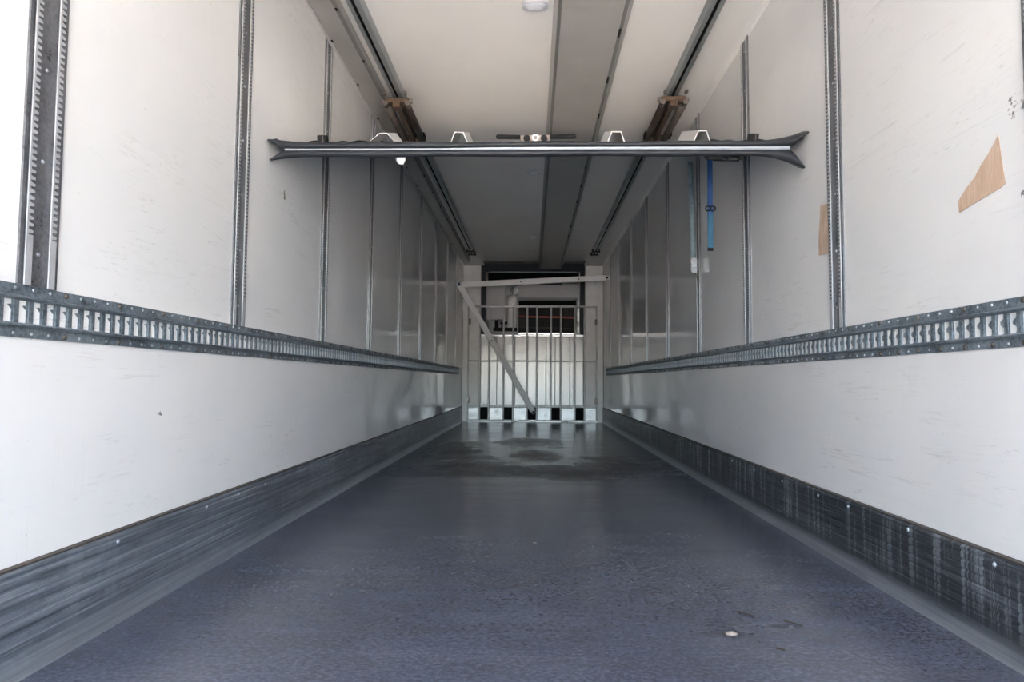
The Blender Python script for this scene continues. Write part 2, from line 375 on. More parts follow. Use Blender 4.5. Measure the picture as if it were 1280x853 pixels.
for i, sx in enumerate((-1, 1)):       # rounded cove between wall and ceiling
    pr = [(sx*WX, H)] + [(sx*(WX-0.035+0.035*math.cos(a)), H-0.035+0.035*math.sin(a)) for a in [math.pi/2*k/6 for k in range(7)]]
    # concave fillet: mirror the arc
    pr = [(sx*WX, H), (sx*WX, H-0.035)] + [(sx*(WX-0.035*(1-math.cos(a))), H-0.035*(1-math.sin(a))) for a in [math.pi/2*k/6 for k in range(1, 6)]] + [(sx*(WX-0.035), H)]
    struct(B().prism(pr, 'y', YB+0.001, 12.0).build('trim_%d' % (i+1), M['ceiling'], smooth=False))

# kick plates
def kick(side, name, mat):
    s = -1 if side == 'L' else 1
    inner = [(1.231, 0.257), (1.224, 0.250)]
    z = 0.250
    for k in range(7):                 # shallow horizontal ribs
        inner += [(1.2240, z-0.004), (1.2265, z-0.007), (1.2265, z-0.012), (1.2240, z-0.015)]
        z -= 0.026
    inner += [(1.2245, 0.058), (1.222, 0.040), (1.216, 0.018), (1.206, 0.0)]
    prof = [(s*WX, 0.0), (s*WX, 0.257)] + [(s*x, zz) for x, zz in inner]
    o = struct(B().prism(prof, 'y', YB+0.002, 11.98).build(name, mat))
    se = B().prism([(s*1.2395, 0.257), (s*1.230, 0.257), (s*1.2285, 0.2625), (s*1.2395, 0.266)], 'y', YB+0.002, 11.98).build('sealant_strip', M['sealant'], o)
    me = dome(0.0075, 0.005, 8, 1).mesh('screw', M['galv'], True)
    y = 0.35 if s < 0 else 0.5
    while y < 11.7:
        q = link('screw', me, o, (s*1.2245, y, 0.236 + random.uniform(-0.004, 0.004)))
        if s > 0: q.rotation_euler.z = math.pi
        y += random.choice([0.28, 0.42, 0.55])
    return o
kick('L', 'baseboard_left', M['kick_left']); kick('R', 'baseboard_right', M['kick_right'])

# ------------------------------------------------------------------ perforated cargo rails on both walls
PITCH = 0.0474; NC = 64; SEC = PITCH*NC
ZR0, ZR1 = 0.810, 0.938
def rail_bm(s, ncell):
    """section starting at y=0; x = distance off the wall towards the room (positive); mirrored later by s"""
    b = B(); L = ncell*PITCH
    t0, t1 = 0.0004, 0.0022
    zc = (ZR0+ZR1)/2; hz = 0.031; hw = 0.0120; wz0, wz1 = ZR0+0.026, ZR1-0.028
    # flanges and ridges (one continuous folded profile top and bottom)
    for (za, zb, zr) in ((ZR1, wz1, 1), (ZR0, wz0, -1)):
        e = 0.010*(-zr)
        prof = [(0.0005, za), (0.004, za), (0.005, zb-e*0.2), (0.017, zb+e*0.15), (0.018, zb+e*0.55), (t1, zb+e*1.0), (t0, zb+e*1.0), (0.0005, zb)]
        b.prism([(x*1.0, z) for x, z in prof], 'y', 0.0, L-0.0015)
    wz0 += 0.009; wz1 -= 0.009
    for k in range(ncell):
        y = (k+0.5)*PITCH
        b.box(t0, t1, k*PITCH, y-hw, wz0, wz1); b.box(t0, t1, y+hw, (k+1)*PITCH, wz0, wz1)
        b.box(t0, t1, y-hw, y+hw, zc+hz, wz1); b.box(t0, t1, y-hw, y+hw, wz0, zc-hz)
        if k: b.box(t1, t1+0.0012, k*PITCH-0.006, k*PITCH+0.006, wz0, wz1)
        if s < 0:      # small slanting tongue on the far edge of each slot
            b.prism([(y+hw, zc+0.015), (y+hw, zc+0.002), (y-0.001, zc+0.013)], 'x', t0, t1)
        else:          # waisted slot: tongue and rounded corners on the near edge
            b.prism([(y-hw, zc+0.013), (y+0.001, zc+0.005), (y+0.001, zc-0.003), (y-hw, zc-0.011)], 'x', t0, t1)
            b.prism([(y-hw, zc+hz), (y-hw+0.006, zc+hz), (y-hw, zc+hz-0.008)], 'x', t0, t1)
            b.prism([(y-hw, zc-hz), (y-hw+0.006, zc-hz), (y-hw, zc-hz+0.008)], 'x', t0, t1)
    if s > 0: b.v = [(-x, y, z) for x, y, z in b.v]
    else: b.v = [(x, y, z) for x, y, z in b.v]
    return b
bolt_me = dome(0.0085, 0.006, 10, 2).mesh('bolt', M['steel_dirty'], True)
ordn = ['nearest', 'second', 'third', 'farthest']
for s, side in ((-1, 'left'), (1, 'right')):
    ystart = 2.438 - SEC
    me_full = rail_bm(s, NC).mesh('rail_plate', M['rail'])
    for k in range(4):
        y0 = ystart + k*SEC; nc = NC; me = me_full
        if k == 0:
            cut = math.ceil((0.03-y0)/PITCH); y0 += cut*PITCH; me = rail_bm(s, NC-cut).mesh('rail_plate', M['rail']); nc = NC-cut
        t = thing('cargo_rail', '%s galvanised slotted cargo rail section on the %s white wall' % (ordn[k], side), 'cargo rail', (s*WX, y0, 0), 'slotted cargo rails along both walls')
        link('rail_plate', me, t)
        rv = B()
        y = 0.03
        n_b = 0
        while y < nc*PITCH-0.02:
            for zz in (ZR1-0.010, ZR0+0.010):
                if n_b % 4 == 0 or (k == 0 and n_b % 2 == 0 and zz < 0.9 and s > 0):
                    q = link('bolt', bolt_me, t, (-s*0.0045, y, zz))
                    if s > 0: q.rotation_euler.z = math.pi
                else:
                    d = dome(0.0045, 0.003, 6, 1); o = len(rv.v)
                    rv.v += [((-s)*(p[0]+0.0042), p[1]+y, p[2]+zz) for p in d.v]; rv.f += [tuple(o+i for i in f) for f in d.f]
            y += 0.0592; n_b += 1
        stuff(rv.build('rivets', M['galv'], t, True))

# ------------------------------------------------------------------ toothed vertical tracks
Y0T, ST, TW = 1.6496, 1.157, 0.1335
def track_bms(s):
    zt0, zt1 = 0.9385, 2.735
    hw = TW/2
    plate = B()
    # plate with turned-up outer flanges
    pr = [(0.0005, -hw), (0.006, -hw), (0.006, -hw+0.010), (0.0025, -hw+0.014), (0.0025, hw-0.014), (0.006, hw-0.010), (0.006, hw), (0.0005, hw)]
    plate.prism(pr, 'z', zt0, zt1)
    for c in (-0.041, 0.041): plate.prism([(0.0025, c-0.006), (0.0065, c-0.006), (0.0065, c-0.004), (0.0025, c-0.004)], 'z', zt0, zt1)
    for zz in [zt0+0.10+0.117*i for i in range(15)]:
        pass
    lips = []
    for c in (-0.041, 0.041):
        b = B()
        r0, r1 = 0.0065, 0.0095
        b.prism([(r0, c-0.009), (r1, c-0.009), (r1, c-0.003), (r0, c-0.003)], 'z', zt0, zt1)
        b.prism([(r0, c-0.003), (r1, c-0.003), (r1, c+0.013), (r0, c+0.013)], 'z', zt0, 1.062)
        z = 1.066; p = 0.0165
        while z < zt1-0.015:
            b.poly([(r0,c-0.003,z),(r0,c+0.012,z+0.002),(r0,c+0.012,z+0.0075),(r0,c-0.003,z+0.0105),
                    (r1,c-0.003,z),(r1,c+0.012,z+0.002),(r1,c+0.012,z+0.0075),(r1,c-0.003,z+0.0105)],
                   [(0,1,2,3),(7,6,5,4),(0,4,5,1),(1,5,6,2),(2,6,7,3)])
            z += p
        lips.append(b)
    # fasteners down the middle
    dots = []
    for b in [plate]+lips:
        b.v = [(-s*x, y, z) for x, y, z in b.v]
    return plate, lips
onum = ['nearest', 'second', 'third', 'fourth', 'fifth', 'sixth', 'seventh', 'eighth', 'ninth and farthest']
for s, side in ((-1, 'left'), (1, 'right')):
    plate, lips = track_bms(s)
    pm = plate.mesh('back_plate', M['track_plate']); lm = [l.mesh('toothed_lip', M['lip']) for l in lips]
    sm = dome(0.006, 0.004, 8, 1).mesh('screw', M['galv'], True)
    for k in range(9):
        if s < 0: lab = '%s upright toothed steel track on the left wall, counted from the camera' % onum[k]
        elif k == 0: lab = 'toothed steel track cut off by the right edge of the picture'
        else: lab = '%s fully visible toothed steel track on the right wall, counted from the camera' % (onum[k-1] if k < 8 else 'eighth and farthest')
        t = thing('wall_track', lab, 'wall track',
                  (s*WX, Y0T+ST*k+(0.008 if s > 0 and k == 0 else 0), 0), 'upright toothed load tracks on the walls')
        link('back_plate', pm, t)
        for l in lm: link('toothed_lip', l, t)
        if k < 4:
            for i in range(8):
                q = link('screw', sm, t, (-s*0.0025, 0.0, 1.02+0.235*i))
                if s > 0: q.rotation_euler.z = math.pi

# ------------------------------------------------------------------ ceiling fittings
# roller rails
def crail(sx, label):
    t = thing('ceiling_rail', label, 'ceiling rail', (sx*0.962, 0, 0), 'roller rails under the ceiling')
    y0, y1 = 0.25, 10.75
    b = B()
    b.prism([(-0.042, H-0.001), (-0.042, H-0.006), (-0.036, H-0.052), (-0.012, H-0.056), (-0.012, H-0.050), (-0.031, H-0.046), (-0.036, H-0.008), (0.036, H-0.008),
             (0.031, H-0.046), (0.008, H-0.050), (0.008, H-0.056), (0.036, H-0.052), (0.042, H-0.006), (0.042, H-0.001)], 'y', y0, y1)
    b.build('channel', M['ceil_rail'], t)
    B().box(-0.013, 0.009, y0, y1, H-0.047, H-0.0085).build('slot', M['dark_slot'], t)
    for yy in (10.35, 10.62):
        o = B().bbox(-0.055, 0.055, yy, yy+0.07, H-0.07, H-0.054, 0.004); o.tube([(-0.05, yy+0.035, H-0.075), (-0.05, yy+0.035, H-0.02)], 0.012, 8); o.tube([(0.05, yy+0.035, H-0.075), (0.05, yy+0.035, H-0.02)], 0.012, 8)
        o.build('end_stop', M['grease'], t)
    return t
crail(-1, 'long steel roller rail beside the grey trunking on the left'); crail(1, 'long steel roller rail on the right side of the ceiling')

# sheet metal trunking in the left ceiling corner
t = thing('cable_trunking', 'wide grey sheet-metal trunking along the left ceiling corner', 'trunking', (-1.13, 0, 0))
B().prism([(-0.095, H-0.0015), (-0.078, H-0.036), (-0.070, H-0.040), (0.060, H-0.040), (0.068, H-0.036), (0.078, H-0.0015)], 'y', YB+0.05, 11.3).build('cover', M['sheet'], t)
B().prism([(0.060, H-0.0402), (0.068, H-0.0365), (0.070, H-0.0385), (0.062, H-0.0435), (0.046, H-0.0435), (0.046, H-0.0402)], 'y', YB+0.05, 11.3).build('edge_strip', M['edge_grey'], t)
me = B().bbox(-0.006, 0.006, -0.012, 0.012, H-0.046, H-0.040, 0.0015).mesh('clip', M['black_plastic'])
for i in range(18):
    link('clip', me, t, (-0.070, 0.9+i*0.6, 0)); link('clip', me, t, (0.056, 1.15+i*0.6, -0.0035))
# flat air duct
t = thing('air_duct', 'broad flat grey air duct running along the ceiling right of centre', 'air duct', (0.315, 0, 0))
B().prism([(-0.215, H-0.0015), (-0.190, H-0.050), (-0.180, H-0.054), (0.165, H-0.054), (0.175, H-0.050), (0.215, H-0.0015)], 'y', YB+0.05, 11.995).build('duct_cover', M['duct'], t)
for (a, c) in ((-0.193, -0.172), (0.160, 0.181)):
    B().prism([(a, H-0.0535), (a+0.003, H-0.0585), (c-0.003, H-0.0585), (c, H-0.0535)], 'y', YB+0.05, 11.995).build('edge_strip', M['edge_grey'], t)
me = B().bbox(-0.0065, 0.0065, -0.045, 0.045, -0.004, 0.004, 0.002).mesh('clip', M['black_plastic'])
for i in range(18):
    link('clip', me, t, (0.166, 0.75+i*0.61, H-0.0605))
# lamps
def oval(rx, ry, n=28): return [(rx*math.copysign(abs(math.cos(2*math.pi*k/n))**0.6, math.cos(2*math.pi*k/n)), ry*math.copysign(abs(math.sin(2*math.pi*k/n))**0.6, math.sin(2*math.pi*k/n))) for k in range(n)]
for yy, nm in ((3.60, 'nearest'), (6.60, 'middle'), (9.60, 'farthest')):
    t = thing('ceiling_lamp', '%s flush oval ceiling lamp, switched off, left of the grey duct' % nm, 'lamp', (0.0, yy, H), 'oval lamps flush in the ceiling')
    B().prism(oval(0.072, 0.052), 'z', -0.012, -0.001).build('rim', M['lamp_rim'], t)
    o = oval(0.056, 0.038); l = B(); n = len(o)
    l.poly([(x, y, -0.012) for x, y in o]+[(x*0.85, y*0.85, -0.019) for x, y in o], [tuple(range(n, 2*n))]+[(i, (i+1) % n, n+(i+1) % n, n+i) for i in range(n)])
    l.build('lens', M['lens'], t, True)
    for i in range(-2, 3): B().box(-0.036, 0.036, i*0.011-0.0015, i*0.011+0.0015, -0.021, -0.018).build('lens_rib', M['lens'], t)
    for sx in (-1, 1): B().tube([(sx*0.064, 0, -0.012), (sx*0.064, 0, -0.015)], 0.004, 8).build('screw', M['galv'], t)

# ------------------------------------------------------------------ raised partition wall hung from the ceiling rails
ANG = math.radians(19.75)
P = thing('partition_panel', 'raised cargo partition with dark rubber edge hanging across the trailer', 'partition', (0, 3.1, 1.787))
P.rotation_euler.x = ANG
LP, TH = 2.46, 0.046
B().bbox(-1.165, 1.165, 0.012, LP, -TH/2, TH/2, 0.004).build('panel', M['panel'], P)
# aluminium edge profile with a rounded nose
nose = [(0.014, -0.012), (0.0, -0.012), (-0.006, -0.007), (-0.008, 0.0), (-0.006, 0.007), (0.0, 0.012), (0.014, 0.012)]
B().prism(nose, 'x', -1.165, 1.165).build('edge_profile', M['profile'], P)
def lip(name, zin, zout, flareL, flareR, sgn, droop):
    """rubber lip along the near edge, rolled, flaring at the two ends against the walls"""
    rows = []
    nx = 144
    for i in range(nx+1):
        x = -1.236 + 2.472*i/nx
        e = 0.0
        if x > 0.93: e = flareR*((x-0.93)/0.306)**2.8
        if x < -1.02: e = flareL*((-x-1.02)/0.216)**2.0
        wv = 0.0015*math.sin(9*x+sgn)
        mid = droop(x)
        z0, z1 = zin - mid*sgn, zout + sgn*e + wv
        kk = max(0.0, min(1.0, (abs(x)-1.168)/0.066)); z0 += (z1-z0)*0.88*kk
        row = []
        for k in range(7):
            a = k/6
            row.append((x, 0.004 - 0.022*math.sin(math.pi*min(1, a*0.85+0.05)) - 0.01*e/0.05*a, z0 + (z1-z0)*a))
        row.append((x, 0.05, z1 - sgn*0.001))
        rows.append(row)
    o = B().grid(rows).build(name, M['rubber'], P, True)
    return thicken(o, 0.004)
# the upper lip covers more of the profile towards the left end, the lower lip towards the right
sm = lambda a, b, x: max(0, min(1, (x-a)/(b-a)))**2*(3-2*max(0, min(1, (x-a)/(b-a))))
lip('upper_rubber_lip', 0.010, 0.031, 0.014, 0.042, 1, lambda x: 0.002 + 0.006*(1-sm(-0.5, -0.05, x)))
lip('lower_rubber_lip', -0.002, -0.033, 0.016, 0.055, -1, lambda x: -0.004*sm(0.62, 1.0, x))
for sx in (-1, 1):     # long side seals that brush the walls
    rows = []
    for i in range(40):
        v = 0.03 + (LP-0.03)*i/39
        wv = 0.004*math.sin(11*v)
        rows.append([(sx*1.160, v, 0.026), (sx*1.20, v, 0.024+wv), (sx*1.236, v, 0.030+wv*2 + (0.012 if i < 2 else 0))])
    thicken(B().grid(rows).build('side_seal', M['rubber'], P, True), 0.004)
# hat-shaped stiffeners on the upper face
def hat(x, wb, wt, h, v0, L, skew=0.0, foot=0.0):
    t = 0.0045
    o = [(-wb/2-foot, 0), (-wb/2, 0), (-wt/2+skew, h), (wt/2+skew, h), (wb/2, 0), (wb/2+foot, 0)]
    i = [(wb/2+foot, t), (wb/2-0.004, t), (wt/2+skew-0.003, h-t), (-wt/2+skew+0.003, h-t), (-wb/2+0.004, t), (-wb/2-foot, t)]
    if foot == 0:
        o = o[1:5]; i = [(wb/2-t*1.3, 0), (wt/2+skew-0.003, h-t), (-wt/2+skew+0.003, h-t), (-wb/2+t*1.3, 0)]
    n = len(o); pts = o+i
    b = B()
    q = [(x+a, v0, TH/2+c+0.001) for a, c in pts]+[(x+a, v0+L, TH/2+c+0.001) for a, c in pts]
    N2 = 2*n; F = []
    for k in range(n-1):
        F.append((k, k+1, N2-2-k, N2-1-k)); F.append((N2+N2-1-k, N2+N2-2-k, N2+k+1, N2+k))
    for k in range(N2): F.append((k, (k+1) % N2, N2+(k+1) % N2, N2+k))
    b.poly(q, F)
    return b.build('bracket', M['bracket'], P)
hat(-0.715, 0.135, 0.038, 0.050, 0.02, 0.22, 0.012, 0.014); hat(-0.352, 0.090, 0.042, 0.053, 0.03, 0.30); hat(0.378, 0.088, 0.044, 0.053, 0.03, 0.33); hat(0.772, 0.088, 0.038, 0.055, 0.03, 0.36)
# lock with twin grips
lk = B().bbox(-0.062, 0.068, 0.03, 0.07, 0.024, 0.030, 0.002); lk.bbox(-0.066, -0.060, 0.02, 0.075, 0.024, 0.062, 0.002); lk.bbox(0.066, 0.072, 0.02, 0.075, 0.024, 0.062, 0.002)
lk.bbox(-0.062, 0.068, 0.055, 0.06, 0.028, 0.062, 0.0015)
lo = lk.build('lock_plate', M['steel_pale'], P)
for x in (-0.036, 0.044): B().tube([(x, 0.016, 0.047), (x, 0.054, 0.047)], 0.0155, 18).build('lock_roller', M['black_plastic'], lo)
sp = B().tube([(0.004, 0.020, 0.050), (0.004, 0.056, 0.050)], 0.016, 18); sp.build('lock_hub', M['sheet'], lo)
B().tube([(0.004, 0.012, 0.050), (0.004, 0.022, 0.050)], 0.009, 6).build('lock_bolt', M['steel_dirty'], lo)
for a, c in ((-0.066, -0.180), (0.072, 0.192)):
    gpts = [(a, 0.045, 0.053), (a+(c-a)*0.9, 0.045, 0.054), (a+(c-a)*0.97, 0.045, 0.054), (c, 0.045, 0.054)]
    g = B().tube(gpts, [0.0095, 0.0105, 0.009, 0.004], 14); g.build('grip', M['black_plastic'], P, True)
for x in (-0.988, 1.000): B().bbox(x-0.021, x+0.021, -0.004, 0.035, 0.020, 0.064, 0.003).build('clip', M['black_plastic'], P)
for x in (-0.982, 1.006): B().box(x-0.002, x+0.002, -0.007, -0.004, 0.022, 0.060).build('clip_pin', M['steel_dirty'], P)
# loose cable lying on the upper face
for sx in (-1, 1):
    pts = [(sx*(0.86+0.35*i/14), 0.30+0.10*math.sin(i*0.5), 0.030+0.006*math.sin(i*0.9)) for i in range(15)]
    B().tube(pts, 0.005, 8).build('cable', M['black_plastic'], P, True)
# latch and white tag below
la = B().tube([(0.79, 0.03, -0.040), (0.97, 0.03, -0.040)], 0.006, 10); la.bbox(0.80, 0.87, 0.012, 0.05, -0.052, -0.028, 0.003); la.bbox(0.89, 0.905, 0.012, 0.05, -0.050, -0.026, 0.003)
la.tube([(0.83, 0.03, -0.054), (0.95, 0.03, -0.056)], 0.004, 8); la.bbox(0.945, 0.965, 0.012, 0.05, -0.052, -0.026, 0.003)
la.build('latch', M['black_plastic'], P)
tg = B(); rows = []
for i in range(6):
    a = i/5; w2 = 0.026 - (0.008*a if i > 3 else 0)
    rows.append([(-0.632-w2+0.006*a, 0.03-0.008*a, -0.024-0.040*a), (-0.632, 0.022-0.010*a, -0.024-0.046*a), (-0.632+w2, 0.03-0.008*a, -0.024-0.044*a)])
thicken(tg.grid(rows).build('white_tag', M['white_paint'], P, True), 0.003)

# carriages running in the rails
def carriage(sx, label):
    t = thing('roller_carriage', label, 'carriage', (sx*0.962, 4.66, 2.70), 'roller carriages of the partition')
    h = B().bbox(-0.085, 0.085, -0.03, 0.03, -0.052, -0.012, 0.006); h.bbox(-0.028, 0.028, -0.034, 0.05, -0.085, -0.045, 0.005)
    hd = h.build('head_block', M['brass'], t)
    for x in (-0.095, 0.095):
        B().tube([(x*0.88, 0, -0.030), (x*1.12, 0, -0.030)], 0.017, 12).build('bolt', M['steel_dirty'], hd)
        B().tube([(x*0.82, -0.038, -0.058), (x*0.82, 0.02, -0.058)], 0.019, 12).build('roller', M['steel_dirty'], hd)
        B().tube([(x*0.75, -0.10, -0.012), (x*0.75, -0.08, -0.012)], 0.013, 8).build('stop_pin', M['steel_dirty'], hd)
    for x in (-0.070, 0.070):
        B().tube([(x, 0.02, -0.062), (x, 0.72, -0.062)], 0.026, 14).build('spring_tube', M['grease'] if x*sx < 0 else M['steel_dirty'], t, True)
    B().bbox(-0.030, 0.030, 0.02, 0.92, -0.040, -0.020, 0.004).build('slide_bar', M['grease'], t)
    B().bbox(-0.012, 0.012, 0.03, 0.80, -0.072, -0.045, 0.004).build('slide_rib', M['brass'], t)
    r = B().bbox(-0.055, 0.055, 0.70, 0.78, -0.075, -0.015, 0.006); r.bbox(-0.062, -0.048, 0.72, 0.90, -0.125, -0.02, 0.003); r.bbox(0.048, 0.062, 0.72, 0.90, -0.125, -0.02, 0.003)
    r.tube([(-0.075, 0.84, -0.095), (0.075, 0.84, -0.095)], 0.011, 10)
    r.build('hinge_yoke', M['grease'], t)
    for x in (-0.098, 0.098): B().bbox(x-0.006, x+0.006, 0.55, 0.64, -0.08, -0.045, 0.003).build('side_latch', M['black_plastic'], t)
    return t
carriage(-1, 'greasy brass roller carriage on the left ceiling rail'); carriage(1, 'greasy brass roller carriage on the right ceiling rail')

# ------------------------------------------------------------------ straps
t = thing('blue_strap', 'blue webbing strap with black ring hanging below the partition', 'strap', (0.985, 3.80, 1.45))
rows = lambda z0, z1, n, hw: [[(-hw+0.002*math.sin(3*z), 0.004*math.sin(5*z), z), (hw+0.002*math.sin(3*z), 0.004*math.sin(5*z), z)] for z in [z0+(z1-z0)*i/n for i in range(n+1)]]
thicken(B().grid(rows(0.20, 0.555, 10, 0.0145)).build('webbing', M['blue'], t), 0.003)
thicken(B().grid(rows(0.0, 0.20, 6, 0.0150)).build('worn_webbing_end', M['blue_worn'], t), 0.003)
rg = B()
for c in (-0.013, 0.013):
    pts = [(c+0.015*math.cos(a), -0.006, 0.234+0.015*math.sin(a)*0.9) for a in [2*math.pi*k/14 for k in range(15)]]
    rg.tube(pts, 0.004, 6)
rg.build('ring_buckle', M['black_plastic'], t)
B().bbox(-0.016, 0.016, -0.006, 0.006, -0.004, 0.014, 0.002).build('stitched_tip', M['black_plastic'], t)
t = thing('teal_strap', 'faded teal ratchet strap hooked into a right-hand wall track', 'strap', (1.205, 5.09, 1.53))
rw = []
for i in range(25):
    a = i/24; z = 0.10+0.75*a; tw = 0.25*math.sin(a*5)
    hw = 0.019
    rw.append([(-0.010-hw*math.cos(tw)-0.012*a, hw*math.sin(tw)+0.03*a, z), (-0.010+hw*math.cos(tw)-0.012*a, -hw*math.sin(tw)+0.03*a, z)])
thicken(B().grid(rw).build('webbing', M['teal'], t, True), 0.003)
rb = B().bbox(-0.030, 0.012, -0.012, 0.012, 0.0, 0.11, 0.003); rb.tube([(-0.034, 0, 0.085), (0.016, 0, 0.085)], 0.014, 10); rb.tube([(-0.034, 0, 0.03), (0.016, 0, 0.03)], 0.016, 10)
rb.build('ratchet_buckle', M['galv'], t)
B().tube([(0.002, 0, 0.005), (0.010, 0, -0.02), (0.016, 0, -0.045), (0.022, 0, -0.05)], 0.006, 8).build('hook', M['steel_dirty'], t)

# ------------------------------------------------------------------ tape on the right wall
def wallpatch(name, pts, mat, label, x=1.2385):
    b = B(); n = len(pts)
    b.poly([(x, y, z) for y, z in pts]+[(x-0.0012, y, z) for y, z in pts], [tuple(range(n)), tuple(range(n, 2*n))[::-1]]+[(i, (i+1) % n, n+(i+1) % n, n+i) for i in range(n)])
    return tag(b.build(name, mat), label, 'tape', 'parcel tape on the right wall')
wallpatch('tape_patch', [(1.828, 1.382), (1.818, 1.31), (1.808, 1.243), (1.832, 1.236), (1.90, 1.228), (1.955, 1.221), (2.004, 1.212), (2.008, 1.248), (1.965, 1.278), (1.93, 1.296), (1.905, 1.320), (1.87, 1.345)],
          M['tape'], 'wedge-shaped brown parcel tape stuck to the right wall')
wallpatch('tape_patch', [(2.874, 1.470), (2.955, 1.482), (2.962, 1.42), (2.975, 1.36), (2.981, 1.268), (2.92, 1.262), (2.875, 1.255), (2.876, 1.36)],
          M['tape_pale'], 'pale worn parcel tape beside the nearest fully visible right wall track')

# ------------------------------------------------------------------ front end: posts, liner, refrigeration unit, grille
for i, sx in enumerate((-1, 1)):
    o = B().bbox(sx*0.925, sx*WX-sx*0.0015, 12.03, YF, 0.0, H-0.0015, 0.006)
    struct(o.build('trim_%d' % (i+3), M['white_paint']))
    struct(B().box(sx*1.14, sx*1.228, 11.985, 12.03, 0.001, 2.70).build('trim_%d' % (i+5), M['white_paint']))
lf = thing('front_liner', 'glossy white liner sheets low on the front wall behind the grille', 'wall liner', (0, 12.10, 0))
edges = [-0.925, -0.63, -0.31, -0.10, 0.24, 0.40, 0.66, 0.925]
for a, c in zip(edges[:-1], edges[1:]):
    B().bbox(a+0.002, c-0.002, 0.0, 0.02 + random.uniform(0, 0.006), 0.0, 1.50, 0.006).build('panel', M['liner'], lf)
B().bbox(-0.915, 0.915, -0.03, 0.24, 1.503, 1.535, 0.004).build('ledge', M['alu'], lf)

fr = thing('refrigeration_unit', 'open refrigeration unit with dark frame high on the front wall', 'refrigerator', (0, 12.06, 0))
for a, c in ((-0.918, -0.838), (0.838, 0.918)):
    B().bbox(a, c, -0.03, 0.02, 1.54, 2.735, 0.005).build('frame_post', M['stop_dark'], fr)
hd = B().bbox(-0.918, 0.918, -0.06, 0.06, 2.655, 2.80, 0.006).build('frame_header', M['stop_dark'], fr)
B().tube([(-0.78, -0.065, 2.642), (0.76, -0.065, 2.642)], 0.008, 8).build('header_rod', M['galv'], hd)
B().bbox(-0.80, 0.82, 0.02, 0.10, 2.50, 2.64, 0.006).build('intake_slot', M['dark_slot'], fr)
B().bbox(-0.835, 0.835, 0.22, 0.285, 1.54, 2.66, 0.004).build('back_panel', M['fridge_grey'], fr)
B().bbox(-0.835, -0.49, 0.06, 0.20, 1.80, 2.48, 0.01).build('side_cover', M['fridge_grey'], fr)
hood = B().prism([(0.16, 2.50), (0.03, 2.44), (0.03, 2.20), (0.09, 2.155), (0.22, 2.155), (0.22, 2.50)], 'x', -0.26, 0.80); hood.build('fan_hood', M['fridge_grey'], fr)
B().bbox(0.12, 0.52, 0.0, 0.04, 2.432, 2.452, 0.003).build('hood_handle', M['black_plastic'], fr)
wd = B().tube([(-0.375, 0.068, 1.66), (-0.375, 0.068, 2.12), (-0.370, 0.068, 2.22), (-0.345, 0.068, 2.30), (-0.30, 0.068, 2.34), (-0.262, 0.068, 2.345)], [0.084, 0.084, 0.084, 0.078, 0.07, 0.07], 18)
wd.build('white_duct', M['white_gloss'], fr, True)
B().bbox(-0.28, -0.262, 0.02, 0.20, 1.60, 2.42, 0.003).build('divider', M['fridge_grey'], fr)
B().bbox(-0.255, 0.775, 0.12, 0.21, 1.575, 2.15, 0.004).build('coil_block', M['dark_slot'], fr)
cf = B()
for i in range(52):
    x = -0.245 + i*0.0197; cf.box(x, x+0.004, 0.095, 0.12, 1.60, 2.02)
stuff(cf.build('coil_fins', M['fin'], fr))
for z, m_ in ((1.86, 'copper'), (1.845, 'copper'), (1.66, 'grease')):
    B().tube([(-0.25, 0.085, z+0.015), (0.1, 0.085, z+0.005), (0.5, 0.085, z), (0.76, 0.085, z-0.01)], 0.008, 8).build('coolant_pipe', M[m_], fr, True)
B().bbox(-0.25, 0.77, 0.05, 0.12, 2.04, 2.15, 0.004).build('coil_shroud', M['dark_slot'], fr)
B().tube([(0.32, 0.08, 1.98), (0.32, 0.08, 1.86)], 0.006, 8).build('sensor', M['galv'], fr); B().tube([(0.505, 0.08, 1.858), (0.505, 0.06, 1.858)], 0.014, 8).build('valve', M['bright'], fr)
mb = B().bbox(-0.70, -0.27, 0.02, 0.12, 1.60, 1.66, 0.006); mb.bbox(-0.58, -0.30, 0.03, 0.12, 1.725, 1.765, 0.006); mb.tube([(-0.64, 0.05, 1.62), (-0.64, 0.05, 1.79)], 0.035, 12); mb.tube([(-0.53, 0.05, 1.62), (-0.53, 0.05, 1.74)], 0.03, 12); mb.tube([(-0.34, 0.05, 1.62), (-0.34, 0.05, 1.74)], 0.03, 12)
mb.build('motor_mount', M['black_plastic'], fr)
for z0, z1 in ((1.56, 1.70), (1.76, 2.0), (2.04, 2.13)): B().bbox(0.785, 0.825, 0.02, 0.10, z0, z1, 0.006).build('drain_fitting', M['galv'], fr)
B().bbox(-0.25, 0.78, 0.0, 0.11, 1.538, 1.572, 0.004).build('drip_tray', M['bright'], fr)

gr = thing('pallet_stop_grille', 'grey steel bar grille standing in front of the front wall', 'grille', (0, 12.0, 0))
BX = [-1.139, -0.930, -0.766, -0.511, -0.340, -0.094, 0.077, 0.323, 0.497, 0.742, 0.912, 1.127]
bar = B().prism([(-0.017, 0.02), (-0.017, 0.0), (-0.010, -0.006), (-0.008, -0.022), (0.008, -0.022), (0.010, -0.006), (0.017, 0.0), (0.017, 0.02)], 'z', 0.02, 2.03).mesh('bar', M['grille'])
rvm = dome(0.007, 0.004, 8, 1); rvm.v = [(y, -x-0.022, z) for x, y, z in rvm.v]; rvm = rvm.mesh('rivet', M['steel_dirty'], True)
for x in BX:
    o = link('bar', bar, gr, (x, 0, 0))
for z, hh in ((2.030, 0.018), (1.067, 0.014), (0.274, 0.020)):
    B().bbox(-1.150, 1.140, 0.0, 0.028, z-hh, z+hh, 0.004).build('cross_rail', M['grille'], gr)
